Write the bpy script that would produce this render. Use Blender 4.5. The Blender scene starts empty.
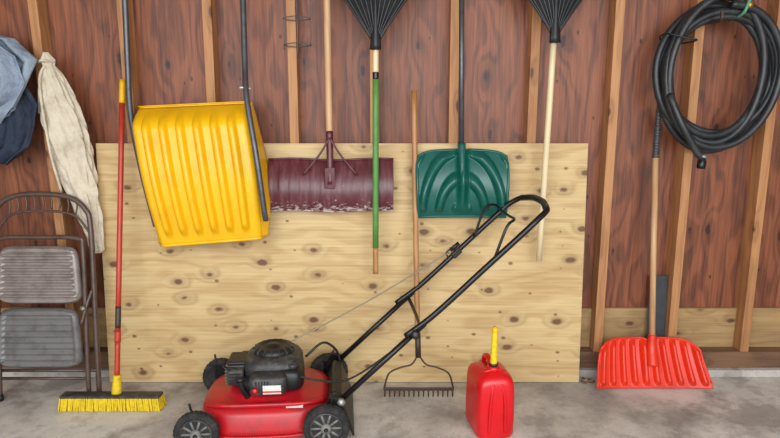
import bpy, bmesh, math, random
from mathutils import Vector, Matrix
random.seed(7)
scene = bpy.context.scene
scene.view_settings.view_transform = 'Standard'
pi = math.pi

# ------------------------------------------------------------------ materials
def srgb(r, g, b):
    f = lambda c: (c/255/12.92) if c/255 <= 0.04045 else ((c/255+0.055)/1.055)**2.4
    return (f(r), f(g), f(b), 1.0)

class NT:
    def __init__(s, name):
        s.m = bpy.data.materials.new(name); s.m.use_nodes = True
        s.t = s.m.node_tree; s.n = s.t.nodes; s.b = s.n['Principled BSDF']
    def node(s, typ, **kw):
        n = s.n.new(typ)
        for k, v in kw.items(): setattr(n, k, v)
        return n
    def link(s, a, b): s.t.links.new(a, b)
    def setin(s, inp, v):
        if hasattr(v, 'links') or isinstance(v, bpy.types.NodeSocket): s.link(v, inp)
        else: inp.default_value = v
    def math(s, op, a, b=0.0, c=None, clamp=False):
        n = s.node('ShaderNodeMath', operation=op); n.use_clamp = clamp
        s.setin(n.inputs[0], a); s.setin(n.inputs[1], b)
        if c is not None: s.setin(n.inputs[2], c)
        return n.outputs[0]
    def comb(s, x, y, z):
        n = s.node('ShaderNodeCombineXYZ')
        s.setin(n.inputs[0], x); s.setin(n.inputs[1], y); s.setin(n.inputs[2], z)
        return n.outputs[0]
    def noise(s, vec, scale, detail=3, rough=0.55):
        n = s.node('ShaderNodeTexNoise'); s.link(vec, n.inputs['Vector'])
        n.inputs['Scale'].default_value = scale; n.inputs['Detail'].default_value = detail
        n.inputs['Roughness'].default_value = rough
        return n.outputs[0]
    def mr(s, v, a, b, c=0.0, d=1.0, smooth=True):
        n = s.node('ShaderNodeMapRange'); n.interpolation_type = 'SMOOTHSTEP' if smooth else 'LINEAR'
        s.setin(n.inputs[0], v)
        for i, x in enumerate((a, b, c, d)): n.inputs[i+1].default_value = x
        return n.outputs[0]
    def mix(s, f, a, b):
        n = s.node('ShaderNodeMix', data_type='RGBA')
        s.setin(n.inputs[0], f); s.setin(n.inputs[6], a); s.setin(n.inputs[7], b)
        return n.outputs[2]
    def bump(s, h, strength=0.3, dist=0.01):
        n = s.node('ShaderNodeBump'); s.link(h, n.inputs['Height'])
        n.inputs['Strength'].default_value = strength; n.inputs['Distance'].default_value = dist
        s.link(n.outputs[0], s.b.inputs['Normal'])
    def obj(s):
        return s.node('ShaderNodeTexCoord').outputs['Object']

def plain(name, col, rough=0.5, metal=0.0, dirt=None, dscale=12, damt=0.5, bump=0.0, bscale=60, bdist=0.004):
    k = NT(name); o = k.obj()
    k.b.inputs['Roughness'].default_value = rough
    k.b.inputs['Metallic'].default_value = metal
    nz = k.noise(o, dscale, 5, 0.65)
    d = dirt if dirt else tuple(c*0.72 for c in col[:3])+(1,)
    f = k.math('MULTIPLY', k.mr(nz, 0.42, 0.72), damt)
    k.link(k.mix(f, col, d), k.b.inputs['Base Color'])
    if bump > 0: k.bump(k.noise(o, bscale, 4), bump, bdist)
    return k.m

def wood(name, light, dark, axis='x', knots=(5.0, 9.0), gate=0.4, knotcol=None, freq=55, kr=(0.05, 0.11), rough=0.65, grain=0.5, blotch=0.25, blotchcol=None, rand=0.85, lowamp=26, streak=0.0, streakcol=None, varied=False, dots=None):
    k = NT(name); o = k.obj()
    if varied:
        oi = k.node('ShaderNodeObjectInfo')
        off = k.math('MULTIPLY', oi.outputs['Random'], 17.0)
        va = k.node('ShaderNodeVectorMath', operation='ADD'); k.link(o, va.inputs[0]); k.link(k.comb(off, off, off), va.inputs[1])
        o = va.outputs[0]
    sp = k.node('ShaderNodeSeparateXYZ'); k.link(o, sp.inputs[0])
    X, Y, Z = sp.outputs
    al, ac = (X, Z) if axis == 'x' else (Z, X)
    ac = k.math('ADD', ac, k.math('MULTIPLY', Y, 0.7))
    kc = knotcol or tuple(c*0.3 for c in dark[:3])+(1,)
    def knotlayer(sc, gt, r, seed):
        kv = k.comb(k.math('ADD', k.math('MULTIPLY', al, sc[0]), seed), k.math('MULTIPLY', ac, sc[1]), 0.0)
        vo = k.node('ShaderNodeTexVoronoi', voronoi_dimensions='2D'); k.link(kv, vo.inputs['Vector'])
        vo.inputs['Scale'].default_value = 1.0; vo.inputs['Randomness'].default_value = rand
        dist = vo.outputs['Distance']
        cs = k.node('ShaderNodeSeparateColor'); k.link(vo.outputs['Color'], cs.inputs[0])
        g = k.math('GREATER_THAN', cs.outputs[0], gt)
        wob = k.math('ADD', dist, k.math('MULTIPLY', k.math('SUBTRACT', k.noise(o, 40, 2), 0.5), 0.08))
        wob = k.math('ADD', wob, k.math('MULTIPLY', cs.outputs[1], r[1]*0.5))
        return dist, g, k.math('MULTIPLY', k.mr(wob, r[0], r[1], 1, 0), g)
    dist, g, knot = knotlayer(knots, gate, kr, 0.0)
    halo = k.math('MULTIPLY', k.mr(dist, 0.03, 0.36, 1, 0), g)
    lowv = k.comb(k.math('MULTIPLY', al, 1.1), k.math('MULTIPLY', ac, 4.0), Y)
    low = k.noise(lowv, 1.6, 2, 0.5)
    ph = k.math('ADD', k.math('MULTIPLY', ac, freq), k.math('ADD', k.math('MULTIPLY', low, lowamp), k.math('MULTIPLY', halo, 7)))
    rings = k.mr(k.math('SINE', ph), -0.4, 1.0)
    finev = k.comb(k.math('MULTIPLY', al, 2.5), k.math('MULTIPLY', ac, 90), Y)
    fine = k.noise(finev, 1.0, 4, 0.6)
    gr = k.math('MULTIPLY', k.math('ADD', k.math('MULTIPLY', rings, 0.5), k.mr(fine, 0.35, 0.7, 0, 0.6)), grain)
    col = k.mix(gr, light, dark)
    bl = k.mr(k.noise(lowv, 1.3, 4, 0.6), 0.45, 0.75)
    bc = blotchcol or dark
    col = k.mix(k.math('MULTIPLY', bl, blotch), col, bc)
    if streak > 0:
        sv = k.comb(k.math('MULTIPLY', al, 0.9), k.math('MULTIPLY', ac, 14), 3.3)
        st = k.mr(k.noise(sv, 1.7, 5, 0.65), 0.52, 0.72)
        col = k.mix(k.math('MULTIPLY', st, streak), col, streakcol)
    col = k.mix(k.math('MULTIPLY', halo, 0.28), col, kc)
    col = k.mix(k.math('MULTIPLY', knot, 0.9), col, kc)
    if dots:
        d2, g2, kn2 = knotlayer(dots[0], dots[1], dots[2], 7.7)
        col = k.mix(k.math('MULTIPLY', kn2, 0.8), col, kc)
    k.link(col, k.b.inputs['Base Color'])
    k.b.inputs['Roughness'].default_value = rough
    k.bump(fine, 0.25, 0.003)
    return k.m

M = {}
M['panel'] = wood('plywood_light', srgb(212,184,132), srgb(170,130,78), 'x', (4.0, 6.6), 0.30, srgb(98,62,34), 46, (0.07,0.145), 0.6, 0.65, 0.55, srgb(180,142,90), 1.0, 28, 0.35, srgb(224,202,156), dots=((7.5,10.5),0.62,(0.05,0.12)))
M['sheath'] = wood('plywood_redbrown', srgb(146,84,54), srgb(74,38,27), 'z', (2.2, 5.0), 0.5, srgb(40,20,14), 75, (0.05,0.10), 0.5, 0.8, 0.6, srgb(66,36,28), 1.0, 30, 0.45, srgb(168,104,70), dots=((5,9),0.7,(0.03,0.08)))
M['stud'] = wood('stud_pine', srgb(190,136,88), srgb(142,92,54), 'z', (3.0, 9.0), 0.45, srgb(80,42,22), 120, (0.05,0.12), 0.6, 0.6, 0.35, srgb(120,76,46), varied=True)
M['plate'] = wood('sill_wood', srgb(128,94,68), srgb(84,58,42), 'x', (3.0, 9.0), 0.6, srgb(50,30,20), 100, (0.05,0.1), 0.7, 0.6, 0.5, srgb(70,52,42))
M['strip'] = wood('plywood_strip', srgb(180,148,100), srgb(132,100,66), 'x', (3.5, 7.0), 0.4, srgb(90,58,34), 60, (0.05,0.12), 0.7, 0.6, 0.5)
M['handle_wood'] = wood('handle_ash', srgb(206,166,122), srgb(168,118,80), 'z', (3.0, 9.0), 0.9, None, 200, (0.05,0.1), 0.45, 0.5, 0.35)
M['handle_dark'] = wood('handle_old', srgb(186,134,84), srgb(138,88,50), 'z', (3.0, 9.0), 0.9, None, 200, (0.05,0.1), 0.45, 0.5, 0.35)
M['handle_pale'] = wood('handle_pale', srgb(226,208,168), srgb(196,170,124), 'z', (3.0, 9.0), 0.9, None, 200, (0.05,0.1), 0.45, 0.4, 0.3)
M['yellow'] = plain('yellow_plastic', srgb(240,182,8), 0.36, 0, srgb(206,146,14), 6, 0.45)
M['brush_y'] = plain('yellow_bristle', srgb(232,200,30), 0.8, 0, srgb(160,130,30), 60, 0.5, 0.5, 200)
M['green_sh'] = plain('green_plastic', srgb(6,84,74), 0.32, 0, srgb(44,110,98), 14, 0.35)
M['green_pole'] = plain('green_pole', srgb(84,140,66), 0.5, 0, srgb(60,105,50), 20, 0.4)
M['orange'] = plain('orange_plastic', srgb(226,50,22), 0.38, 0, srgb(188,42,22), 8, 0.5)
M['red'] = plain('red_paint', srgb(186,18,30), 0.34, 0, srgb(112,40,40), 18, 0.5)
M['redcan'] = plain('red_can', srgb(210,12,24), 0.33, 0, srgb(170,10,20), 8, 0.4)
M['pole_red'] = plain('red_pole', srgb(188,58,36), 0.4, 0, srgb(150,44,34), 16, 0.5)
M['black'] = plain('black_plastic', srgb(22,22,25), 0.45, 0, srgb(46,44,42), 14, 0.4)
M['blackm'] = plain('black_metal', srgb(18,18,20), 0.3, 0.2, srgb(50,46,44), 25, 0.3)
M['engine'] = plain('engine_plastic', srgb(44,44,47), 0.5, 0, srgb(98,92,82), 26, 0.65)
M['greym'] = plain('grey_metal', srgb(92,94,98), 0.4, 0.6, srgb(60,60,62), 20, 0.5)
M['silver'] = plain('dirty_aluminium', srgb(150,148,144), 0.4, 0.6, srgb(80,76,70), 30, 0.6)
M['hub'] = plain('wheel_hub', srgb(120,118,114), 0.55, 0, srgb(66,62,58), 40, 0.7)
M['tyre'] = plain('tyre_rubber', srgb(30,30,31), 0.85, 0, srgb(84,78,70), 18, 0.5)
M['hose'] = plain('hose_rubber', srgb(36,38,41), 0.4, 0, srgb(66,68,70), 16, 0.5)
M['chair'] = plain('chair_brown_metal', srgb(96,78,70), 0.4, 0.3, srgb(62,50,46), 20, 0.6)
M['chair_seat'] = plain('chair_panel', srgb(150,139,134), 0.36, 0.3, srgb(98,86,80), 14, 0.6)
M['chair_dark'] = plain('chair_panel_dark', srgb(116,114,113), 0.40, 0.2, srgb(76,72,70), 12, 0.7)
M['canvas'] = plain('canvas_cloth', srgb(212,200,178), 0.9, 0, srgb(170,154,130), 10, 0.7, 0.8, 14, 0.03)
M['cloth_blue'] = plain('cloth_greyblue', srgb(146,158,174), 0.85, 0, srgb(108,120,138), 9, 0.7, 0.8, 16, 0.03)
M['cloth_navy'] = plain('cloth_navy', srgb(36,46,66), 0.85, 0, srgb(58,62,72), 9, 0.6, 0.8, 16, 0.03)
M['white'] = plain('label_white', srgb(222,220,214), 0.6, 0, srgb(150,148,140), 50, 0.4)
M['brass'] = plain('brass', srgb(170,140,80), 0.35, 0.9)
M['strapg'] = plain('strap_green', srgb(90,150,110), 0.6)
M['steel'] = plain('steel_rusty', srgb(74,66,60), 0.5, 0.5, srgb(96,62,44), 30, 0.6)
M['rope'] = plain('rope', srgb(150,140,120), 0.9)
M['leaf'] = plain('dry_leaf', srgb(120,86,50), 0.9, 0, srgb(80,54,30), 40, 0.7)
M['slate'] = plain('slate_plate', srgb(66,68,72), 0.6, 0.1, srgb(44,44,48), 14, 0.6)
M['paint_wall'] = plain('wall_boards', srgb(172,162,150), 0.8, 0, srgb(140,126,112), 4, 0.6)

def maroon():
    k = NT('maroon_metal'); o = k.obj()
    sp = k.node('ShaderNodeSeparateXYZ'); k.link(o, sp.inputs[0])
    streak = k.noise(k.comb(k.math('MULTIPLY', sp.outputs[0], 22), sp.outputs[1], k.math('MULTIPLY', sp.outputs[2], 5)), 1.5, 5, 0.7)
    col = k.mix(k.mr(streak, 0.42, 0.75, 0, 0.5), srgb(84,26,34), srgb(132,90,94))
    sc = k.noise(k.comb(k.math('MULTIPLY', sp.outputs[0], 26), sp.outputs[1], k.math('MULTIPLY', sp.outputs[2], 70)), 1.0, 5, 0.8)
    low = k.mr(sp.outputs[2], -0.115, -0.05, 0.18, 0.0, False)
    wear = k.mr(k.math('ADD', sc, low), 0.64, 0.74)
    k.link(k.mix(k.math('MULTIPLY', wear, 0.8), col, srgb(196,184,180)), k.b.inputs['Base Color'])
    k.b.inputs['Roughness'].default_value = 0.34
    return k.m
M['maroon'] = maroon()

def concrete():
    k = NT('concrete_floor'); o = k.obj()
    a = k.noise(o, 1.6, 6, 0.6); b = k.noise(o, 7, 7, 0.72); c = k.noise(o, 90, 4, 0.7); d = k.noise(o, 3.1, 5, 0.6)
    col = k.mix(k.mr(a, 0.38, 0.66), srgb(214,208,200), srgb(164,157,149))
    col = k.mix(k.mr(b, 0.46, 0.68, 0, 0.6), col, srgb(132,124,116))
    col = k.mix(k.mr(d, 0.54, 0.64, 0, 0.5), col, srgb(112,103,96))
    col = k.mix(k.mr(c, 0.55, 0.75, 0, 0.45), col, srgb(108,102,97))
    k.link(col, k.b.inputs['Base Color'])
    k.link(k.mr(a, 0.3, 0.7, 0.5, 0.85), k.b.inputs['Roughness'])
    k.bump(k.math('ADD', b, k.math('MULTIPLY', c, 0.4)), 0.35, 0.006)
    return k.m
M['concrete'] = concrete()

# ------------------------------------------------------------------ mesh helpers
class G:
    """A named real-world object: an Empty at `loc`. If world=True the part coordinates are given in world space."""
    def __init__(s, name, loc, rot=(0,0,0), world=True):
        e = bpy.data.objects.new(name, None); scene.collection.objects.link(e)
        e.empty_display_size = 0.05
        e.location = loc; e.rotation_euler = rot
        s.e = e; s.off = Vector(loc) if world else Vector((0,0,0))
    def mk(s, name, verts, faces, mat, smooth=True, solid=0, bevel=0, sub=0):
        me = bpy.data.meshes.new(name)
        me.from_pydata([tuple(Vector(v)-s.off) for v in verts], [], faces)
        bm = bmesh.new(); bm.from_mesh(me)
        bmesh.ops.recalc_face_normals(bm, faces=bm.faces); bm.to_mesh(me); bm.free()
        for p in me.polygons: p.use_smooth = smooth
        me.materials.append(M[mat])
        ob = bpy.data.objects.new(name, me); scene.collection.objects.link(ob)
        ob.parent = s.e
        if solid:
            m = ob.modifiers.new('solid', 'SOLIDIFY'); m.thickness = solid; m.offset = 0
        if bevel:
            m = ob.modifiers.new('bev', 'BEVEL'); m.width = bevel; m.segments = 3; m.limit_method = 'ANGLE'; m.angle_limit = 0.7
        if sub:
            m = ob.modifiers.new('sub', 'SUBSURF'); m.levels = sub; m.render_levels = sub
        return ob
    def tube(s, name, pts, r, mat, smooth=True, closed=False, seg=12, res=8, rfun=None):
        P = [Vector(p) for p in pts]
        if smooth and len(P) > 2:
            n = len(P); Q = []
            rng = n if closed else n-1
            for i in range(rng):
                p0 = P[(i-1) % n] if (closed or i > 0) else P[0]*2-P[1]
                p1 = P[i]; p2 = P[(i+1) % n]
                p3 = P[(i+2) % n] if (closed or i+2 < n) else P[-1]*2-P[-2]
                for j in range(res):
                    t = j/res
                    Q.append(0.5*((2*p1)+(p2-p0)*t+(2*p0-5*p1+4*p2-p3)*t*t+(3*p1-p0-3*p2+p3)*t**3))
            if not closed: Q.append(P[-1])
            P = Q
        n = len(P); V = []; F = []
        nrm = None
        for i in range(n):
            if closed: t = (P[(i+1) % n]-P[i-1])
            else: t = P[min(i+1, n-1)]-P[max(i-1, 0)]
            t.normalize()
            if nrm is None:
                a = Vector((0,0,1)) if abs(t.z) < 0.9 else Vector((1,0,0))
                nrm = t.cross(a).normalized()
            else:
                nrm = (nrm - t*nrm.dot(t)).normalized()
            b = t.cross(nrm)
            rr = rfun(i/(n-1)) if rfun else r
            for k in range(seg):
                a = 2*pi*k/seg
                V.append(P[i]+(nrm*math.cos(a)+b*math.sin(a))*rr)
        m = n if closed else n-1
        for i in range(m):
            for k in range(seg):
                a = i*seg+k; b_ = i*seg+(k+1) % seg
                c = ((i+1) % n)*seg+(k+1) % seg; d = ((i+1) % n)*seg+k
                F.append((a, b_, c, d))
        if not closed:
            F.append(tuple(range(seg))[::-1]); F.append(tuple((n-1)*seg+k for k in range(seg)))
        return s.mk(name, V, F, mat)
    def box(s, name, c, size, mat, bevel=0.003, rot=None):
        x, y, z = [q/2 for q in size]
        V = [Vector((i, j, k)) for i in (-x, x) for j in (-y, y) for k in (-z, z)]
        if rot is not None:
            R = Matrix.Rotation(rot[2], 3, 'Z') @ Matrix.Rotation(rot[1], 3, 'Y') @ Matrix.Rotation(rot[0], 3, 'X')
            V = [R @ v for v in V]
        V = [v+Vector(c) for v in V]
        F = [(0,1,3,2),(4,6,7,5),(0,4,5,1),(2,3,7,6),(0,2,6,4),(1,5,7,3)]
        return s.mk(name, V, F, mat, smooth=False, bevel=bevel)
    def sheet(s, name, fn, nu, nv, mat, thick=0.004):
        V = [fn(i/nu, j/nv) for j in range(nv+1) for i in range(nu+1)]
        F = [(j*(nu+1)+i, j*(nu+1)+i+1, (j+1)*(nu+1)+i+1, (j+1)*(nu+1)+i) for j in range(nv) for i in range(nu)]
        return s.mk(name, V, F, mat, solid=thick)
    def loft(s, name, rings, mat, seg=40, wr=None, cap=True, smooth=True, sub=0, bevel=0):
        V = []; F = []
        for ri, (cx, cy, z, rx, ry, e) in enumerate(rings):
            for k in range(seg):
                a = 2*pi*k/seg; c, q = math.cos(a), math.sin(a)
                w = wr(a, z) if wr else 1
                V.append((cx+rx*w*math.copysign(abs(c)**(2/e), c), cy+ry*w*math.copysign(abs(q)**(2/e), q), z))
        n = len(rings)
        for i in range(n-1):
            for k in range(seg):
                F.append((i*seg+k, i*seg+(k+1) % seg, (i+1)*seg+(k+1) % seg, (i+1)*seg+k))
        if cap:
            F.append(tuple(range(seg))[::-1]); F.append(tuple((n-1)*seg+k for k in range(seg)))
        return s.mk(name, V, F, mat, smooth=smooth, sub=sub, bevel=bevel)
    def lathe(s, name, prof, c, axis, mat, seg=32, tread=0, smooth=True):
        c = Vector(c); ax = Vector(axis).normalized()
        a0 = Vector((0,0,1)) if abs(ax.z) < 0.9 else Vector((1,0,0))
        u = ax.cross(a0).normalized(); v = ax.cross(u)
        V = []; F = []
        n = len(prof)
        for (r, h) in prof:
            for k in range(seg):
                a = 2*pi*k/seg
                rr = r*(1-(tread if (k % 2) else 0))
                V.append(c+ax*h+(u*math.cos(a)+v*math.sin(a))*rr)
        for i in range(n-1):
            for k in range(seg):
                F.append((i*seg+k, i*seg+(k+1) % seg, (i+1)*seg+(k+1) % seg, (i+1)*seg+k))
        F.append(tuple(range(seg))[::-1]); F.append(tuple((n-1)*seg+k for k in range(seg)))
        return s.mk(name, V, F, mat, smooth=smooth)

def single(name, c, size, mat, bevel=0.0, rot=None):
    x, y, z = [q/2 for q in size]
    V = [(i, j, k) for i in (-x, x) for j in (-y, y) for k in (-z, z)]
    F = [(0,1,3,2),(4,6,7,5),(0,4,5,1),(2,3,7,6),(0,2,6,4),(1,5,7,3)]
    me = bpy.data.meshes.new(name); me.from_pydata(V, [], F)
    bm = bmesh.new(); bm.from_mesh(me); bmesh.ops.recalc_face_normals(bm, faces=bm.faces); bm.to_mesh(me); bm.free()
    me.materials.append(M[mat])
    ob = bpy.data.objects.new(name, me); scene.collection.objects.link(ob)
    ob.location = c
    if rot: ob.rotation_euler = rot
    if bevel:
        m = ob.modifiers.new('bev', 'BEVEL'); m.width = bevel; m.segments = 2
    return ob

# ------------------------------------------------------------------ room shell
single('floor', (0,-2.2,-0.05), (6.4,4.9,0.1), 'concrete')
wall = single('wall_back', (0,0.105,1.3), (6.2,0.03,2.6), 'sheath')
for i, (x, tl) in enumerate(((-2.09,0),(-1.68,-0.02),(-1.27,0.0),(-0.87,0.004),(-0.47,0),(-0.075,0),(0.31,0.0),(0.695,0.003),(1.09,0),(1.475,0),(1.86,0),(2.25,0))):
    st = single('stud_%d' % (i+1), (x,0,0), (0.044,0.089,2.47), 'stud', 0.002)
    st.parent = wall; st.location = (x, 0.045-0.105, 1.365-1.3); st.rotation_euler = (0, tl, 0)
single('trim_1', (0,0.0795,0.235), (6.18,0.018,0.22), 'strip')
single('trim_2', (0,0.045,0.085), (6.18,0.089,0.088), 'plate', 0.003)
single('trim_3', (0,0.03,0.02), (6.18,0.12,0.04), 'concrete', 0.004)
single('wall_left', (-3.11,-1.75,1.3), (0.05,3.7,2.6), 'paint_wall')
single('wall_right', (3.11,-1.75,1.3), (0.05,3.7,2.6), 'paint_wall')
single('ceiling', (0,-1.75,2.63), (6.3,3.7,0.05), 'paint_wall')

# plywood sheet leaning on the studs
lean = math.atan(0.075/1.22)
single('plywood_sheet', (-0.235,-0.047,0.611), (2.41,0.015,1.218), 'panel', 0.001, (-lean,0,0))

def nail(g, name, x, z, y0=0.09, y1=-0.08, r=0.004, mat='steel'):
    g.tube(name, [(x,y0,z),(x,y1,z),(x,y1-0.012,z+0.02)], r, mat, seg=8, res=4)

# ------------------------------------------------------------------ yellow sleigh scoop
g = G('snow_scoop', (-0.9,-0.1,1.1))
TL, TR, BL, BR = Vector((-1.185,0,1.388)), Vector((-0.660,0,1.412)), Vector((-1.085,0,0.750)), Vector((-0.605,0,0.788))
def ydep(v):
    if v < 0.16: return -0.10-0.13*math.sin(v/0.16*pi/2)
    return -0.23-0.03*math.sin((v-0.16)/0.84*pi)+0.02*(v-0.16)
def ribf(u, v):
    a = (u-0.06)/0.88
    if a < 0 or a > 1: return 0
    w = max(0, math.sin(a*6*2*pi-pi/2)+0.25)/1.25
    w = w*w*(3-2*w)
    return w*min(1, max(0, (v-0.05)/0.10))*min(1, max(0, (0.94-v)/0.06))
def scoop(u, v):
    p = (TL.lerp(TR, u)).lerp(BL.lerp(BR, u), v)
    e = max(0, 1-min(u, 1-u)/0.05)
    bulge = 0.018*math.sin(v*pi)*(u-0.35)/0.65 if u > 0.35 else 0
    return (p.x+bulge, ydep(v)-0.028*ribf(u, v)+0.02*e*e, p.z)
g.sheet('pan', scoop, 132, 50, 'yellow', 0.005)
def side(sgn):
    def f(u, v):
        p = Vector(scoop(1 if sgn > 0 else 0, v))
        depth = 0.17*math.sin(min(1, v/0.16)*pi/2)*(1-max(0, (v-0.45)/0.55)**1.3*0.85)
        fl = 0.004+0.026*math.sin(min(1, v*1.05)**1.6*pi*0.75)
        return (p.x+sgn*u*fl, p.y+u*min(depth, abs(p.y)-0.05), p.z+0.004*u)
    return f
g.sheet('side_right', side(1), 10, 40, 'yellow', 0.005)
g.sheet('side_left', side(-1), 10, 40, 'yellow', 0.005)
g.sheet('top_wall', lambda u, v: (TL.lerp(TR, u).x, -0.10+0.05*v, TL.lerp(TR, u).z+0.008), 10, 3, 'yellow', 0.005)
g.tube('lip', [scoop(i/20, 1.0) for i in range(21)], 0.008, 'yellow', seg=8, res=2)
g.tube('rim_top', [scoop(i/20, 0.0) for i in range(21)], 0.007, 'yellow', seg=8, res=2)
g.tube('handle', [(-1.105,-0.19,0.84),(-1.165,-0.16,1.1),(-1.222,-0.10,1.36),(-1.230,-0.07,1.6),(-1.220,-0.07,1.9),(-1.215,-0.07,2.15),(-1.15,-0.07,2.23),(-0.95,-0.07,2.24),(-0.73,-0.07,2.23),(-0.678,-0.08,2.15),(-0.670,-0.10,1.9),(-0.662,-0.15,1.6),(-0.645,-0.215,1.43),(-0.602,-0.265,1.18),(-0.578,-0.265,0.95),(-0.572,-0.25,0.88)], 0.0135, 'greym')
g.tube('tie', [(-0.682,-0.16,1.475),(-0.67,-0.21,1.48),(-0.635,-0.17,1.475)], 0.004, 'white', seg=6)
g.tube('hook', [(-0.87,0.05,2.20),(-0.87,-0.10,2.20),(-0.87,-0.10,2.235)], 0.005, 'steel')

# ------------------------------------------------------------------ maroon pusher
g = G('snow_pusher', (-0.286,-0.08,1.02))
cx = -0.286
def mar(u, v):
    x = cx+(u-0.5)*0.605
    th = v*pi*0.75
    rb = 0.002*max(0, math.sin(u*12*2*pi))*math.sin(v*pi)
    return (x, -0.065-0.055*math.sin(th)-rb, 1.145-0.245*v+0.004*math.sin(u*9))
g.sheet('blade', mar, 144, 24, 'maroon', 0.003)
g.tube('edge_strip', [Vector(mar(i/20, 1)) for i in range(21)], 0.005, 'maroon', seg=8, res=1)
g.tube('edge_top', [Vector(mar(i/20, 0)) for i in range(21)], 0.005, 'maroon', seg=8, res=1)
g.tube('shaft', [(cx-0.003,-0.085,1.24),(cx-0.004,-0.075,1.6),(cx-0.006,-0.07,2.2)], 0.0165, 'handle_wood', seg=16)
g.tube('ferrule', [(cx,-0.12,1.03),(cx,-0.105,1.16),(cx-0.002,-0.085,1.28)], 0.017, 'maroon', seg=14)
for k, sx in enumerate((-1, 1)):
    g.tube('brace_%d' % (k+1), [(cx,-0.105,1.25),(cx+sx*0.05,-0.11,1.17),(cx+sx*0.13,-0.118,1.075)], 0.005, 'maroon', seg=8)
g.box('mount_plate', (cx,-0.127,1.06), (0.05,0.008,0.10), 'maroon')
nail(g, 'hanger_nail', cx, 2.15, 0.04, -0.06)

# ------------------------------------------------------------------ green shovel
g = G('snow_shovel', (0.347,-0.08,1.03))
cx = 0.347
def gre(u, v):
    s = (u-0.5)*2
    hw = 0.220-0.010*v
    z = 1.180-0.310*v + 0.010*math.cos(s*pi/2)*(1-v) - 0.02*abs(s)**8*(1-v)
    x = cx+s*hw*(1-0.04*max(0, 0.15-v)/0.15)
    y = -0.055-0.055*math.sin(v*pi*0.8)-0.026*abs(s)**3
    rr = math.hypot(s*1.05, (1-v)*0.95)
    rib = max(0, math.sin(rr*5.0*pi-1.0))**0.7
    fade = min(1, max(0, (1-abs(s))/0.1))*min(1, max(0, (0.93-v)/0.08))*min(1, v/0.1)
    y -= 0.032*rib*fade*(1 if abs(s) > 0.16 else 0.15)
    y -= 0.046*math.exp(-(s/0.09)**2)*min(1, (1-v)*2)
    return (x, y, z)
g.sheet('blade', gre, 100, 70, 'green_sh', 0.004)
g.tube('rim', [gre(i/20, 0) for i in range(21)]+[gre(1, i/8) for i in range(1, 9)]+[gre(1-i/20, 1) for i in range(1, 21)]+[gre(0, 1-i/8) for i in range(1, 8)], 0.007, 'green_sh', closed=True, seg=8, res=1)
g.tube('socket', [(cx-0.003,-0.14,1.02),(cx-0.003,-0.115,1.12),(cx-0.004,-0.08,1.22)], 0.02, 'green_sh', rfun=lambda t: 0.013+0.007*t)
g.tube('shaft', [(cx-0.004,-0.082,1.19),(cx-0.012,-0.075,1.6),(cx-0.022,-0.07,2.14)], 0.0125, 'greym', smooth=False, seg=14)
g.tube('d_grip', [(cx-0.022,-0.07,2.13),(cx-0.075,-0.07,2.19),(cx-0.07,-0.07,2.26),(cx-0.022,-0.07,2.275),(cx+0.03,-0.07,2.26),(cx+0.035,-0.07,2.19)], 0.012, 'black', closed=True)
nail(g, 'hanger_nail', cx-0.022, 2.245, 0.04, -0.07)

# ------------------------------------------------------------------ leaf rakes hung head-up
def leaf_rake(apex, bottom, segs, half=33):
    g = G('leaf_rake', apex)
    ax, ay, az = apex; A = Vector(apex); B = Vector(bottom)
    d = (A-B).normalized()
    def ang(u): return (u-0.5)*2*math.radians(half)
    L = 0.42
    def head(u, v):
        a = ang(u); r = 0.012+L*v
        sh = 0.009*math.cos(u*11*2*pi)*min(1, v*2)
        w = 1.0-0.2*(1-v)**3
        x = ax + r*math.sin(a)*w*1.05
        return (x, ay-0.02*math.cos(a*1.5)+sh*0.5+0.03*v*v, az-0.005+r*math.cos(a))
    g.sheet('fan_plate', head, 104, 16, 'black', 0.004)
    g.sheet('spine', lambda u, v: (ax+(u-0.5)*(0.05-0.03*v), ay-0.034+0.014*abs(u-0.5)*2+0.02*v, az-0.02+0.28*v), 6, 10, 'black', 0.004)
    g.tube('fan_rim_1', [head(0, i/8) for i in range(9)], 0.006, 'black', seg=8)
    g.tube('fan_rim_2', [head(1, i/8) for i in range(9)], 0.006, 'black', seg=8)
    for i in range(20):
        a = math.radians(-half+2*half*i/19)
        p0 = Vector(head(i/19*0.98+0.01, 0.95)); dr = Vector((math.sin(a)*1.1, 0.05, math.cos(a)))
        g.tube('tine_%d' % (i+1), [p0, p0+dr*0.06, p0+dr*0.12, p0+dr*0.13+Vector((0,0.02,0)), p0+dr*0.125+Vector((0,0.035,0))], 0.0035, 'black', seg=6, res=3)
    g.tube('socket', [A+d*0.05, A-d*0.02], 0.02, 'black', smooth=False, rfun=lambda t: 0.022-0.005*t)
    for i, (t0, t1, m, r) in enumerate(segs):
        p0 = A.lerp(B, t0); p1 = A.lerp(B, t1)
        n = 6
        g.tube('handle_%d' % (i+1), [p0.lerp(p1, j/n) for j in range(n+1)], r, m, smooth=False, seg=16)
    g.tube('hanger_nail', [(ax,0.09,az+0.22),(ax,ay+0.01,az+0.22),(ax,ay-0.03,az+0.235)], 0.004, 'steel')
    return g
leaf_rake((-0.065,-0.15,1.668), (-0.070,-0.15,0.598), [(0,0.115,'handle_pale',0.0135),(0.11,0.14,'blackm',0.0145),(0.135,0.88,'green_pole',0.0145),(0.88,1.0,'handle_dark',0.013)])
leaf_rake((0.747,-0.13,1.700), (0.728,-0.125,0.655), [(0,1.0,'handle_pale',0.0145)], 33)

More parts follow.
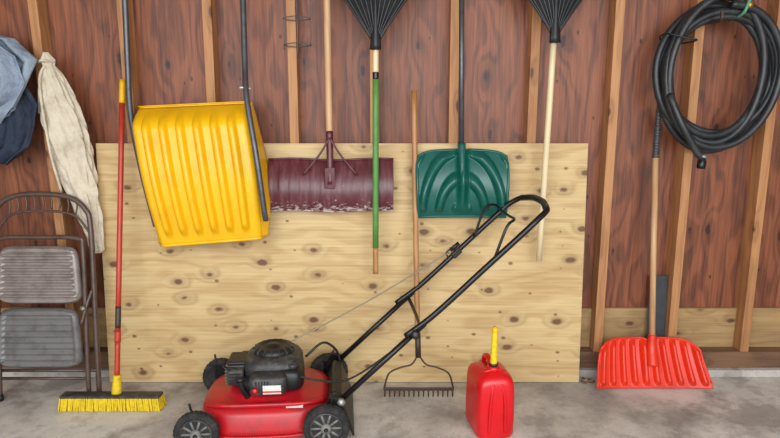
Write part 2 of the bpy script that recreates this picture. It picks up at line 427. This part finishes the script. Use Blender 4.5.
# ------------------------------------------------------------------ bow rake
g = G('bow_rake', (0.14,-0.2,0))
g.tube('handle', [(0.115,-0.035,1.47),(0.121,-0.10,1.0),(0.128,-0.165,0.6),(0.134,-0.215,0.29)], 0.0135, 'handle_dark', seg=16, res=4)
g.tube('ferrule', [(0.134,-0.213,0.32),(0.137,-0.23,0.20)], 0.014, 'steel', smooth=False)
for k, sx in enumerate((-1, 1)):
    g.tube('bow_%d' % (k+1), [(0.137,-0.228,0.215),(0.14+sx*0.035,-0.233,0.165),(0.14+sx*0.09,-0.237,0.15),(0.14+sx*0.145,-0.24,0.12),(0.14+sx*0.168,-0.245,0.05)], 0.0045, 'steel', seg=8)
g.box('tine_bar', (0.14,-0.245,0.042), (0.345,0.008,0.016), 'steel')
for i in range(15):
    x = 0.14-0.165+0.33*i/14
    g.tube('tine_%d' % (i+1), [(x,-0.245,0.042),(x,-0.25,0.02),(x,-0.243,0.002)], 0.004, 'steel', seg=6, res=3, rfun=lambda t: 0.0052-0.002*t)

# ------------------------------------------------------------------ push broom
g = G('push_broom', (-1.31,-0.36,0))
bx, by = -1.305, -0.355
g.box('block', (bx,by,0.066), (0.465,0.058,0.013), 'engine', 0.005)
V=[];F=[]
bm_r = random.Random(3)
for i in range(84):
    for j in range(7):
        x = bx-0.227+0.454*i/83+bm_r.uniform(-.002,.002); y = by-0.026+0.052*j/6+bm_r.uniform(-.002,.002)
        sp = (y-by)*0.3+bm_r.uniform(-.003,.003); sx = bm_r.uniform(-.004,.004)+(x-bx)*0.04
        w = 0.0026; b = len(V)
        for (ox, oy) in ((-w,-w),(w,-w),(w,w),(-w,w)): V.append((x+ox,y+oy,0.062))
        for (ox, oy) in ((-w,-w),(w,-w),(w,w),(-w,w)): V.append((x+ox+sx,y+oy+sp,0.001+bm_r.uniform(0,.004)))
        F += [(b,b+1,b+5,b+4),(b+1,b+2,b+6,b+5),(b+2,b+3,b+7,b+6),(b+3,b,b+4,b+7),(b+4,b+5,b+6,b+7)]
g.mk('bristles', V, F, 'brush_y', smooth=False)
pb, pt = Vector((-1.284,by+0.01,0.082)), Vector((-1.276,-0.035,1.52))
def seg(a, b): return [pb.lerp(pt, a+(b-a)*i/5) for i in range(6)]
g.tube('socket', seg(-0.008,0.05), 0.019, 'brush_y', smooth=False, rfun=lambda t: 0.024-0.008*t)
g.tube('handle_lower', seg(0.045,0.16), 0.0125, 'pole_red', smooth=False)
g.tube('handle_collar', seg(0.155,0.19), 0.0145, 'pole_red', smooth=False)
g.tube('handle_upper', seg(0.19,0.93), 0.0125, 'pole_red', smooth=False)
g.tube('label', seg(0.20,0.27), 0.0130, 'steel', smooth=False)
g.tube('grip', seg(0.925,1.0), 0.0145, 'yellow', smooth=False)

# ------------------------------------------------------------------ orange shovel on the floor
g = G('snow_shovel', (1.335,-0.12,0))
def ora(u, v):
    s = (u-0.5)*2
    hw = 0.252+0.036*v
    x = 1.318+s*hw
    z = 0.228-0.222*v-0.045*abs(s)**7*(1-v)+0.014*abs(s)**4*v
    y = -0.05-0.115*v**1.3
    y -= 0.055*abs(s)**4*(1-0.4*v)
    rib = max(0, math.sin((abs(s))*5*2*pi-pi/2)+0.2)/1.2
    rib = rib**0.8
    fade = min(1, max(0, (0.95-v)/0.12))*min(1, v/0.12)*min(1, (1-abs(s))/0.06)
    y -= 0.028*rib*fade
    y -= 0.04*math.exp(-(s/(0.05+0.16*v))**2)*max(0, 1-v*1.3)
    return (x, y, z)
g.sheet('blade', ora, 160, 40, 'orange', 0.005)
g.tube('rim', [ora(i/24, 0) for i in range(25)]+[ora(1, i/8) for i in range(1, 8)], 0.006, 'orange', seg=8, res=1)
g.tube('rim_left', [ora(0, i/8) for i in range(9)], 0.006, 'orange', seg=8, res=1)
g.tube('socket', [(1.322,-0.135,0.11),(1.326,-0.10,0.19),(1.328,-0.09,0.262)], 0.02, 'orange', rfun=lambda t: 0.032-0.014*t)
g.tube('handle', [(1.329,-0.093,0.22),(1.317,-0.055,0.65),(1.302,-0.022,1.16)], 0.0145, 'handle_wood', seg=16, smooth=False)
g.tube('grip', [(1.302,-0.0225,1.15),(1.301,-0.022,1.26),(1.300,-0.022,1.38)], 0.015, 'greym', res=40, rfun=lambda t: 0.0165-0.004*t+0.003*math.sin(t*90))
g.tube('grip_tip', [(1.300,-0.022,1.37),(1.301,-0.02,1.47)], 0.008, 'greym', smooth=False, rfun=lambda t: 0.011-0.004*t)

single('metal_plate', (1.405,0.045,0.33), (0.095,0.006,0.40), 'slate', 0.001, (-0.04,0,0))

# ------------------------------------------------------------------ hose coil
g = G('garden_hose', (1.53,-0.08,1.5))
pts = []
loops = 9
N = 16
HC = (1.525, 1.565)
for i in range(loops*N+1):
    a = 2*pi*i/N + pi/2
    L = i/N
    k = int(L) ; f = L-k
    def par(k):
        q = random.Random(k*23+9)
        return (q.uniform(0.205,0.278), q.uniform(0.24,0.335), q.uniform(-0.02,0.02), q.uniform(-0.035,0.0), ((k*5) % 9-4)*0.014)
    p, q2 = par(k), par(k+1)
    rx, rz, ox, oz, oy = [p[j]*(1-f)+q2[j]*f for j in range(5)]
    x = HC[0]+ox+rx*math.cos(a); z = HC[1]+oz+rz*math.sin(a)*(1.12 if math.sin(a) < 0 else 1)
    pts.append((x, -0.095+oy, z))
pts = [(1.455,-0.165,1.16),(1.42,-0.165,1.20),(1.345,-0.165,1.32)] + [p for p in pts[5:]] + [(1.60,-0.15,1.84)]
g.tube('hose', pts, 0.0165, 'hose', seg=12, res=5)
g.lathe('coupling', [(0.0,0),(0.018,0.0),(0.02,0.01),(0.02,0.035),(0.016,0.04),(0.016,0.055),(0.0,0.056)], (1.455,-0.165,1.11), (0.05,0,1), 'blackm', 16)
g.lathe('coupling_nut', [(0.0,0),(0.022,0.0),(0.022,0.014),(0.0,0.014)], (1.458,-0.165,1.16), (0.2,0,1), 'silver', 6)
g.lathe('coupling_end', [(0.0,0),(0.018,0.0),(0.02,0.01),(0.02,0.03),(0.015,0.035),(0.0,0.036)], (1.605,-0.15,1.83), (0.3,0,1), 'brass', 16)
g.tube('strap', [(1.605,-0.17,1.87),(1.65,-0.18,1.90),(1.69,-0.12,1.92),(1.67,-0.02,1.88),(1.62,-0.01,1.82),(1.59,-0.05,1.79),(1.585,-0.16,1.81)], 0.007, 'strapg', closed=True, seg=8)
g.tube('tie_left', [(1.33,-0.17,1.70),(1.38,-0.17,1.69),(1.38,-0.03,1.69),(1.30,-0.01,1.70),(1.265,-0.05,1.72),(1.265,-0.14,1.72)], 0.004, 'black', closed=True, seg=8)
g.tube('hook', [(1.475,0.005,1.78),(1.475,-0.17,1.775),(1.475,-0.185,1.81)], 0.008, 'steel')

# ------------------------------------------------------------------ canvas bag
g = G('canvas_storage_bag', (-1.54,-0.08,1.2))
R_ = [(1.645,-1.605,.010),(1.63,-1.603,.018),(1.61,-1.60,.034),(1.585,-1.597,.026),(1.55,-1.592,.045),(1.5,-1.583,.060),(1.44,-1.574,.074),(1.38,-1.563,.082),(1.30,-1.55,.092),(1.22,-1.535,.094),(1.14,-1.522,.086),(1.06,-1.508,.080),(0.98,-1.492,.068),(0.9,-1.477,.058),(0.82,-1.463,.045),(0.75,-1.452,.038),(0.70,-1.447,.033),(0.685,-1.447,.02)]
def wrk(a, z):
    return 1+0.12*math.sin(5*a+z*9+1.3*math.sin(z*7))+0.08*math.sin(9*a-z*14)+0.06*math.sin(14*a+z*31)+0.04*math.sin(3*a-z*48)
R2 = []
for i in range(len(R_)-1):
    for j in range(5):
        t = j/5; R2.append(tuple(R_[i][q]*(1-t)+R_[i+1][q]*t for q in range(3)))
R2.append(R_[-1])
g.loft('bag', [(c, -0.080, z, r, min(r*0.45, 0.034)+0.004, 2.0) for z, c, r in R2], 'canvas', seg=120, wr=wrk)
g.tube('drawstring', [(-1.60,-0.09,1.60),(-1.625,-0.12,1.50),(-1.61,-0.12,1.2),(-1.585,-0.10,0.99)], 0.006, 'canvas', seg=8)
g.tube('drawstring_loop', [(-1.57,-0.08,1.60),(-1.60,-0.12,1.605),(-1.635,-0.08,1.60),(-1.60,-0.05,1.60)], 0.006, 'canvas', closed=True, seg=8)
g.box('paper_tag', (-1.668,-0.025,1.42), (0.055,0.003,0.12), 'white', 0.0005, (0,0.1,0))
g.tube('hanger_nail', [(-1.67,0.01,1.62),(-1.64,-0.05,1.625),(-1.60,-0.085,1.645)], 0.004, 'steel')

# ------------------------------------------------------------------ jackets hanging at the left
g = G('hanging_jacket', (-1.93,-0.10,1.4))
def drape(outL, outR, y0, amp, fr, seed):
    def f(u, v):
        n = len(outL)-1; t = v*n; i = min(n-1, int(t)); q = t-i
        z = outL[i][0]*(1-q)+outL[i+1][0]*q
        xl = outL[i][1]*(1-q)+outL[i+1][1]*q; xr = outR[i]*(1-q)+outR[i+1]*q
        x = xl+(xr-xl)*u
        ph = seed+v*2.2
        fold = abs(math.sin(u*fr*pi+ph+0.7*math.sin(v*5+seed)))**0.6
        fold2 = math.sin(u*fr*2.3*pi-ph*1.7)
        y = y0-amp*(0.3+0.7*min(1, v*2.5))*fold-amp*0.25*fold2-0.03*math.sin(u*pi)
        z2 = z-0.02*math.sin(u*fr*pi+seed)*v
        return (x, y, z2)
    return f
g.sheet('jacket_body', drape([(1.74,-2.03),(1.70,-2.14),(1.60,-2.2),(1.48,-2.2),(1.36,-2.18)], [-1.91,-1.74,-1.635,-1.69,-1.76], -0.06, 0.055, 5.2, 0.4), 110, 60, 'cloth_blue', 0.006)
g.sheet('jacket_sleeve', drape([(1.70,-2.02),(1.62,-2.05),(1.50,-2.03),(1.40,-2.0),(1.32,-1.98)], [-1.82,-1.71,-1.68,-1.74,-1.82], -0.12, 0.035, 3.4, 2.0), 80, 60, 'cloth_blue', 0.006)
g.sheet('lining_navy', drape([(1.50,-2.12),(1.40,-2.12),(1.30,-2.10),(1.20,-2.08),(1.14,-2.05)], [-1.72,-1.66,-1.68,-1.72,-1.80], -0.05, 0.045, 5.0, 1.2), 100, 50, 'cloth_navy', 0.006)
g.tube('hook', [(-2.09,0.005,1.72),(-2.05,-0.06,1.72),(-1.98,-0.08,1.745)], 0.006, 'steel')

# ------------------------------------------------------------------ folding chair standing against the wall
g = G('folding_chair', (-1.665,-0.1,0))
cx = -1.665
def ch(x, z, o=0.0):
    return (cx+x, -0.255+0.125*(z/0.98)-o, z)
g.tube('back_frame', [ch(-0.24,0.012),ch(-0.235,0.4),ch(-0.23,0.82),ch(-0.21,0.925),ch(-0.13,0.975),ch(0,0.985),ch(0.13,0.97),ch(0.205,0.915),ch(0.23,0.82),ch(0.24,0.4),ch(0.25,0.012)], 0.0125, 'chair')
g.tube('inner_arch', [ch(-0.226,0.80),ch(-0.15,0.885),ch(0,0.905),ch(0.15,0.885),ch(0.226,0.80)], 0.006, 'chair', seg=8)
for i in range(9):
    x = -0.16+0.04*i
    zt = 0.978-0.3*abs(x)**2; zb = 0.905-0.8*abs(x)**2
    g.tube('back_spindle_%d' % (i+1), [ch(x,zb),ch(x+0.008,(zt+zb)/2),ch(x,zt)], 0.004, 'chair', seg=6)
g.tube('front_legs', [ch(-0.215,0.012,0.03),ch(-0.21,0.3,0.03),ch(-0.205,0.72,0.03),ch(-0.18,0.78,0.03),ch(0,0.785,0.03),ch(0.18,0.78,0.03),ch(0.205,0.72,0.03),ch(0.21,0.3,0.03),ch(0.215,0.012,0.03)], 0.011, 'chair')
g.tube('cross_rod_1', [ch(-0.238,0.14,0.01),ch(0.244,0.14,0.01)], 0.008, 'chair', smooth=False)
g.tube('cross_rod_2', [ch(-0.21,0.11,0.03),ch(0.21,0.11,0.03)], 0.007, 'chair', smooth=False)
for k, sx in enumerate((-1, 1)):
    g.tube('hinge_link_%d' % (k+1), [ch(sx*0.233,0.53,0.01),ch(sx*0.22,0.47,0.035),ch(sx*0.20,0.38,0.055)], 0.008, 'chair', seg=8)
    g.lathe('rivet_%d' % (k+1), [(0,0),(0.012,0),(0.012,0.012),(0,0.014)], ch(sx*0.215,0.46,0.06), (0,-1,0), 'silver', 12)
def panel(z0, z1, w, ridge, o):
    def f(u, v):
        s = (u-0.5)*2; t = (v-0.5)*2
        e = 7
        k = (abs(s)**e+abs(t)**e)**(1/e); m = max(abs(s), abs(t))
        q = (m/k) if k > 0 else 1
        s2, t2 = s*q, t*q
        x = s2*w*(1+0.05*t2); z = (z0+z1)/2 - t2*(z1-z0)/2
        oo = o + ridge(s2, t2)
        if m > 0.93: oo -= 0.02*(m-0.93)/0.07
        return ch(x, z, oo)
    return f
def ridge_u(s, t):
    a = (t+0.82)/1.64
    if abs(s) > 0.86 or a < 0 or a > 1: return 0.008
    return 0.014*(0.5-0.5*math.cos(a*8*2*pi))**2*0.9
def ridge_l(s, t):
    if abs(s) > 0.84 or abs(t) > 0.80: return 0.012
    return 0.006*(0.5-0.5*math.cos((t+0.8)/1.6*8*2*pi))
g.sheet('back_panel', panel(0.475,0.745,0.195, ridge_u, 0.050), 60, 140, 'chair_seat', 0.004)
g.sheet('seat_panel', panel(0.175,0.455,0.197, ridge_l, 0.060), 60, 120, 'chair_dark', 0.004)
for k, (x, o) in enumerate(((-0.24,0),(0.25,0),(-0.215,0.03),(0.215,0.03))):
    p = Vector(ch(x,0.012,o))
    g.tube('foot_%d' % (k+1), [(p.x,p.y,0.001),(p.x,p.y,0.03)], 0.015, 'black', smooth=False)

# ------------------------------------------------------------------ wire cage hanging
g = G('wire_cage', (-0.45,-0.02,1.8))
for i, (x, z0) in enumerate(((-0.50,1.66),(-0.44,1.62),(-0.375,1.68))):
    g.tube('wire_%d' % (i+1), [(x,-0.03,z0),(x+0.006,-0.045,1.8),(x-0.004,-0.03,2.1)], 0.0022, 'greym', seg=6)
for i, z in enumerate((1.68,1.80,1.98)):
    g.tube('ring_%d' % (i+1), [(-0.50,-0.04,z),(-0.44,-0.055,z+0.01),(-0.37,-0.04,z),(-0.44,-0.01,z-0.005)], 0.0022, 'greym', closed=True, seg=6)
nail(g, 'hanger_nail', -0.47, 1.975, 0.005, -0.03, 0.003)

# ------------------------------------------------------------------ gas can
g = G('gas_can', (0.437,-0.52,0), (0,0,math.radians(8)), world=False)
body = [(0,0,0.0,.072,.10,4),(0,0,0.004,.080,.110,4.5),(0,0,0.018,.085,.115,5.5),(0,0,0.10,.085,.115,6),(0,0,0.20,.083,.114,6),(0,0,0.240,.081,.111,5.5),(0,-.002,0.262,.075,.103,4.5),(0,-.008,0.276,.062,.085,4),(0,-.02,0.284,.045,.058,3),(0,-.035,0.288,.034,.036,2.5),(0,-.035,0.292,.026,.026,2)]
def wcan(a, z): return 1-0.03*(abs(math.sin(a)) > 0.93)*(0.04 < z < 0.2)
g.loft('body', body, 'redcan', seg=72, wr=wcan)
for k, x in enumerate((-0.035, 0.035)):
    g.tube('front_rib_%d' % (k+1), [(x,-0.114,0.035),(x*0.95,-0.117,0.12),(x*0.8,-0.115,0.2),(x*0.5,-0.104,0.25)], 0.006, 'redcan', seg=8)
g.tube('carry_handle', [(0,-0.01,0.27),(0,0.01,0.305),(0,0.05,0.312),(0,0.09,0.29),(0,0.105,0.24)], 0.012, 'redcan')
g.tube('rib_top', [(-0.05,-0.03,0.265),(-0.038,-0.05,0.285),(0,-0.055,0.292),(0.038,-0.05,0.285),(0.05,-0.03,0.265)], 0.007, 'redcan', seg=8)
g.lathe('collar', [(0,0),(0.027,0),(0.027,0.02),(0.02,0.026),(0,0.026)], (0,-0.04,0.28), (0,0,1), 'redcan', 24, 0.05)
g.lathe('collar_ring', [(0,0),(0.019,0),(0.019,0.012),(0,0.014)], (0,-0.04,0.305), (0,0,1), 'black', 20)
g.tube('spout', [(0,-0.04,0.315),(0.0,-0.042,0.40),(0.0,-0.045,0.465)], 0.012, 'brush_y', rfun=lambda t: 0.0155-0.004*t)
g.lathe('spout_tip', [(0,0),(0.012,0),(0.014,0.004),(0.010,0.02),(0,0.021)], (0,-0.045,0.46), (0,0,1), 'yellow', 16)

# ------------------------------------------------------------------ lawn mower
g = G('lawn_mower', (-0.545,-0.45,0), (0,0,math.radians(4.5)), world=False)
deck = [(0,0,0.045,.275,.232,3.2),(0,0,0.06,.290,.245,3.2),(0,0,0.075,.285,.24,3.2),(0,0,0.13,.275,.228,3.2),(0,0,0.15,.262,.215,3.2),(0,0,0.162,.235,.19,3),(0,0,0.167,.20,.165,2.6),(0,0,0.175,.175,.155,2.4),(0,0,0.185,.16,.145,2.2),(0,0,0.188,.14,.13,2)]
g.loft('deck', deck, 'red', seg=80)
g.tube('deck_lip', [(.292*math.copysign(abs(math.cos(a))**(2/3.2), math.cos(a)), .247*math.copysign(abs(math.sin(a))**(2/3.2), math.sin(a)), 0.05) for a in [2*pi*i/60 for i in range(60)]], 0.007, 'red', closed=True, seg=8, res=1)
g.tube('deck_rib', [(-0.25,-0.14,0.155),(-0.17,-0.19,0.167),(0,-0.20,0.170),(0.17,-0.19,0.167),(0.25,-0.14,0.155)], 0.010, 'red', seg=10)
g.box('deck_label', (0.13,-0.196,0.1645), (0.07,0.03,0.002), 'white', 0.0, (0.5,0,-0.05))
g.box('discharge_door', (0.29,0,0.14), (0.05,0.34,0.12), 'black', 0.012, (0,0.35,0))
g.sheet('trailing_shield', lambda u, v: (0.315+0.06*v, -0.21+0.42*u, 0.185-0.165*v), 10, 8, 'black', 0.008)
for k, (sx, sy) in enumerate(((-1,-1),(1,-1),(-1,1),(1,1))):
    R = 0.092 if sx < 0 else 0.096
    c = Vector((sx*0.262, sy*0.262, R))
    ax = Vector((0, sy, 0))
    g.lathe('tyre_%d' % (k+1), [(R*0.68,-0.018),(R*0.80,-0.022),(R*0.93,-0.020),(R,-0.013),(R,0.013),(R*0.93,0.020),(R*0.80,0.022),(R*0.68,0.016)], c, ax, 'tyre', 56, 0.03, smooth=False)
    g.lathe('rim_%d' % (k+1), [(0.0,0.010),(R*0.60,0.010),(R*0.64,0.020),(R*0.70,0.020),(R*0.70,0.0)], c, ax, 'engine', 40)
    g.lathe('hub_%d' % (k+1), [(0.022,0.008),(0.022,0.024),(0.016,0.028),(0.0,0.029)], c, ax, 'hub', 24)
    g.lathe('hub_bolt_%d' % (k+1), [(0.009,0.028),(0.009,0.034),(0.0,0.035)], c, ax, 'blackm', 6)
    for j in range(10):
        a = 2*pi*j/10
        p0 = c+ax*0.014+Vector((math.cos(a),0,math.sin(a)))*0.02; p1 = c+ax*0.014+Vector((math.cos(a),0,math.sin(a)))*R*0.64
        g.tube('spoke_%d_%d' % (k+1, j+1), [p0, p1], 0.0055, 'hub', smooth=False, seg=6)
    g.tube('axle_%d' % (k+1), [c, (c.x, sy*0.21, R+0.01)], 0.009, 'steel', smooth=False)
    g.box('height_bracket_%d' % (k+1), (c.x, sy*0.236, R+0.03), (0.05,0.006,0.09), 'blackm', 0.004)
    g.tube('height_lever_%d' % (k+1), [(c.x, sy*0.24, R+0.05),(c.x+0.02*sx, sy*0.245, R+0.09),(c.x+0.025*sx, sy*0.25, R+0.12)], 0.005, 'black', seg=8)
# engine (shifted E along the deck)
E = 0.018
def ex(c): return (c[0]+E, c[1], c[2])
g.loft('engine_base', [(-.02+E,0,0.165,.10,.10,2),(-.02+E,0,0.19,.130,.125,3),(-.02+E,0,0.235,.135,.128,3.4),(-.02+E,0,0.245,.12,.11,3.4)], 'engine', seg=48)
g.loft('shroud', [(.01+E,0.0,0.235,.120,.125,3.2),(.01+E,0.0,0.26,.128,.130,3.2),(.01+E,0.0,0.295,.126,.128,3.2),(.01+E,0.0,0.316,.115,.118,2.8),(.01+E,0.0,0.327,.100,.10,2.4),(.01+E,0.0,0.330,.08,.08,2)], 'engine', seg=56)
g.lathe('recoil_cover', [(0.0,0),(0.088,0),(0.088,0.016),(0.080,0.030),(0.058,0.036),(0.050,0.030),(0.03,0.030),(0.026,0.038),(0,0.039)], (.01+E,0.0,0.321), (0,0,1), 'black', 48)
for j in range(16):
    a = 2*pi*j/16
    g.box('cooling_fin_%d' % (j+1), (.01+E+0.078*math.cos(a), 0.078*math.sin(a), 0.342), (0.03,0.006,0.018), 'engine', 0.001, (0,0.5,a))
g.loft('air_filter_box', [(E,-0.150,0.205,.070,.035,4),(E,-0.153,0.212,.078,.042,4),(E,-0.153,0.275,.078,.042,4),(E,-0.147,0.288,.064,.033,4),(E,-0.145,0.290,.04,.02,3)], 'engine', seg=40)
for j in range(5):
    g.box('filter_slot_%d' % (j+1), (E-0.045+j*0.012,-0.1955,0.262), (0.005,0.003,0.02), 'black', 0.0)
g.box('engine_label', ex((0.02,-0.1962,0.235)), (0.075,0.002,0.038), 'white', 0.0)
g.box('engine_label_stripe', ex((0.02,-0.1976,0.226)), (0.075,0.001,0.008), 'orange', 0.0)
g.loft('fuel_tank', [(0.10,-0.06,0.20,.05,.08,3.5),(0.105,-0.06,0.21,.058,.09,3.5),(0.105,-0.06,0.275,.058,.09,3.5),(0.10,-0.06,0.29,.045,.075,3.2)], 'black', seg=36)
g.lathe('fuel_cap', [(0,0),(0.026,0),(0.026,0.018),(0.02,0.022),(0,0.023)], (0.118,-0.10,0.288), (0,0,1), 'engine', 24, 0.06)
g.loft('cylinder_head', [(-0.14+E,0,0.20,.05,.055,4),(-0.14+E,0,0.28,.05,.055,4)], 'silver', seg=24)
for j in range(6):
    g.box('head_fin_%d' % (j+1), ex((-0.142,0,0.206+j*0.014)), (0.11,0.13,0.004), 'silver', 0.001)
g.box('head_cover', ex((-0.138,0,0.294)), (0.10,0.12,0.018), 'black', 0.008)
g.box('muffler', ex((-0.11,0.10,0.25)), (0.09,0.06,0.06), 'steel', 0.012)
g.box('muffler_guard', ex((-0.145,-0.085,0.25)), (0.07,0.05,0.07), 'engine', 0.01)
for j in range(4):
    g.box('guard_slot_%d' % (j+1), ex((-0.145,-0.111,0.230+j*0.013)), (0.05,0.003,0.005), 'black', 0.0)
g.tube('oil_filler', [ex((-0.09,-0.14,0.18)),ex((-0.11,-0.155,0.23)),ex((-0.115,-0.16,0.265))], 0.013, 'black')
g.lathe('oil_cap', [(0,0),(0.018,0),(0.018,0.012),(0,0.014)], ex((-0.115,-0.16,0.263)), (0,0,1), 'black', 18)
g.tube('spark_lead', [ex((-0.19,0,0.25)),ex((-0.205,-0.03,0.27)),ex((-0.19,-0.08,0.29)),ex((-0.13,-0.10,0.28))], 0.005, 'black', seg=8)
g.lathe('primer_bulb', [(0,0),(0.014,0),(0.012,0.009),(0.006,0.012),(0,0.013)], ex((-0.05,-0.193,0.232)), (0,-1,0), 'red', 18)
# handle
def hp(t, sy):
    return Vector((0.30+t*0.83, sy*0.215, 0.165+t*0.775))
for k, sy in enumerate((-1, 1)):
    g.tube('lower_handle_%d' % (k+1), [hp(-0.03, sy), hp(0.45, sy)], 0.0125, 'blackm', smooth=False, seg=14)
    g.box('handle_bracket_%d' % (k+1), (0.29, sy*0.225, 0.16), (0.07,0.02,0.10), 'blackm', 0.006, (0,0.4,0))
    g.lathe('wing_knob_%d' % (k+1), [(0,0),(0.02,0),(0.02,0.014),(0.012,0.02),(0,0.02)], hp(0.40, sy)+Vector((0,sy*0.014,0)), (0,sy,0), 'black', 10, 0.15)
    g.lathe('pivot_knob_%d' % (k+1), [(0,0),(0.018,0),(0.018,0.012),(0.010,0.018),(0,0.018)], hp(0.03, sy)+Vector((0,sy*0.014,0)), (0,sy,0), 'silver', 12, 0.1)
up = [hp(0.36,-1)+Vector((-.006,0,.016)), hp(0.5,-1), hp(0.75,-1), hp(0.93,-1), Vector((1.13,-0.210,0.940)), Vector((1.18,-0.175,0.975)), Vector((1.200,-0.08,0.990)), Vector((1.203,0,0.993))]
up = up + [Vector((p.x,-p.y,p.z)) for p in reversed(up[:-1])]
g.tube('upper_handle', up, 0.0125, 'blackm', seg=14)
g.tube('grip_foam', up[5:10], 0.0145, 'black', seg=14)
bl = [hp(0.80,-1)+Vector((0,0.016,0)), Vector((1.01,-0.195,0.91)), Vector((1.05,-0.16,0.935)), Vector((1.06,-0.06,0.93)), Vector((1.06,0.06,0.93)), Vector((1.05,0.16,0.945)), Vector((1.01,0.195,0.92)), hp(0.80,1)+Vector((0,-0.016,0))]
g.tube('bail_bar', bl, 0.006, 'blackm', seg=10)
g.tube('cross_brace', [hp(0.42,-1), Vector((0.66,-0.17,0.475)), Vector((0.67,0,0.46)), Vector((0.66,0.17,0.475)), hp(0.42,1)], 0.008, 'blackm', seg=10)
g.box('control_bracket', hp(0.70,1)+Vector((0,-0.01,0.0)), (0.05,0.03,0.03), 'black', 0.005, (0,-0.75,0))
g.tube('rope_guide', [hp(0.66,1), hp(0.66,1)+Vector((-0.015,-0.01,0.03)), hp(0.66,1)+Vector((-0.0,-0.02,0.05)), hp(0.68,1)+Vector((0.01,-0.0,0.03))], 0.004, 'steel', seg=8)
g.tube('starter_rope', [(0.08,0.04,0.340),(0.45,0.13,0.50),hp(0.66,1)+Vector((0,-0.01,0.035))], 0.0034, 'rope', seg=6)
g.tube('starter_grip', [hp(0.655,1)+Vector((0.005,-0.02,0.05)), hp(0.70,1)+Vector((0.01,-0.02,0.05))], 0.010, 'black', smooth=False)
g.tube('control_cable', [hp(0.82,-1)+Vector((0,0.02,0)), hp(0.6,-1)+Vector((0,0.03,-0.02)), hp(0.35,-1)+Vector((-0.01,0.03,-0.02)), hp(0.1,-1)+Vector((-0.02,0.04,0.02)), (0.22,-0.13,0.24), (0.12,-0.13,0.27)], 0.0045, 'black', seg=8)
g.tube('rear_cable', [(0.16,0.10,0.25),(0.24,0.14,0.30),(0.30,0.17,0.25),(0.32,0.18,0.18)], 0.006, 'black', seg=8)

# ------------------------------------------------------------------ dry leaves by the end of the plywood
g = G('dry_leaves', (1.03,-0.06,0))
lr = random.Random(5)
V=[];F=[]
for i in range(12):
    x = lr.uniform(0.99,1.06); y = lr.uniform(-0.10,-0.045)
    a = lr.uniform(0, 2*pi); s = lr.uniform(0.008,0.02); b = len(V)
    for (u, v, h) in ((-1,0,0.2),(0,-.5,0.05),(1,0,0.4),(0,.5,0.05)):
        V.append((x+s*(u*math.cos(a)-v*math.sin(a)), y+s*(u*math.sin(a)+v*math.cos(a)), 0.001+h*s))
    F += [(b,b+1,b+2),(b,b+2,b+3)]
g.mk('leaf_litter', V, F, 'leaf', smooth=False, solid=0.0006)

# ------------------------------------------------------------------ light: open garage door behind the camera
def area(name, loc, rot, sx, sy, power, col):
    L = bpy.data.lights.new(name, 'AREA'); L.shape = 'RECTANGLE'; L.size = sx; L.size_y = sy
    L.energy = power; L.color = col
    o = bpy.data.objects.new(name, L); scene.collection.objects.link(o); o.location = loc; o.rotation_euler = rot
    return o
area('daylight_door', (0.1,-3.9,2.0), (math.radians(76),0,0), 5.0, 1.8, 185, (0.94,0.975,1.0))
w = bpy.data.worlds.new('world'); scene.world = w; w.use_nodes = True
bg = w.node_tree.nodes['Background']; bg.inputs[0].default_value = (0.85,0.93,1.0,1); bg.inputs[1].default_value = 1.15

# ------------------------------------------------------------------ camera
cd = bpy.data.cameras.new('camera'); cam = bpy.data.objects.new('camera', cd); scene.collection.objects.link(cam)
cam.location = (0,-2.97,1.39); cam.rotation_euler = (math.radians(90-10.5),0,0)
cd.lens = 27.69; cd.sensor_width = 36; cd.clip_start = 0.05
scene.camera = cam
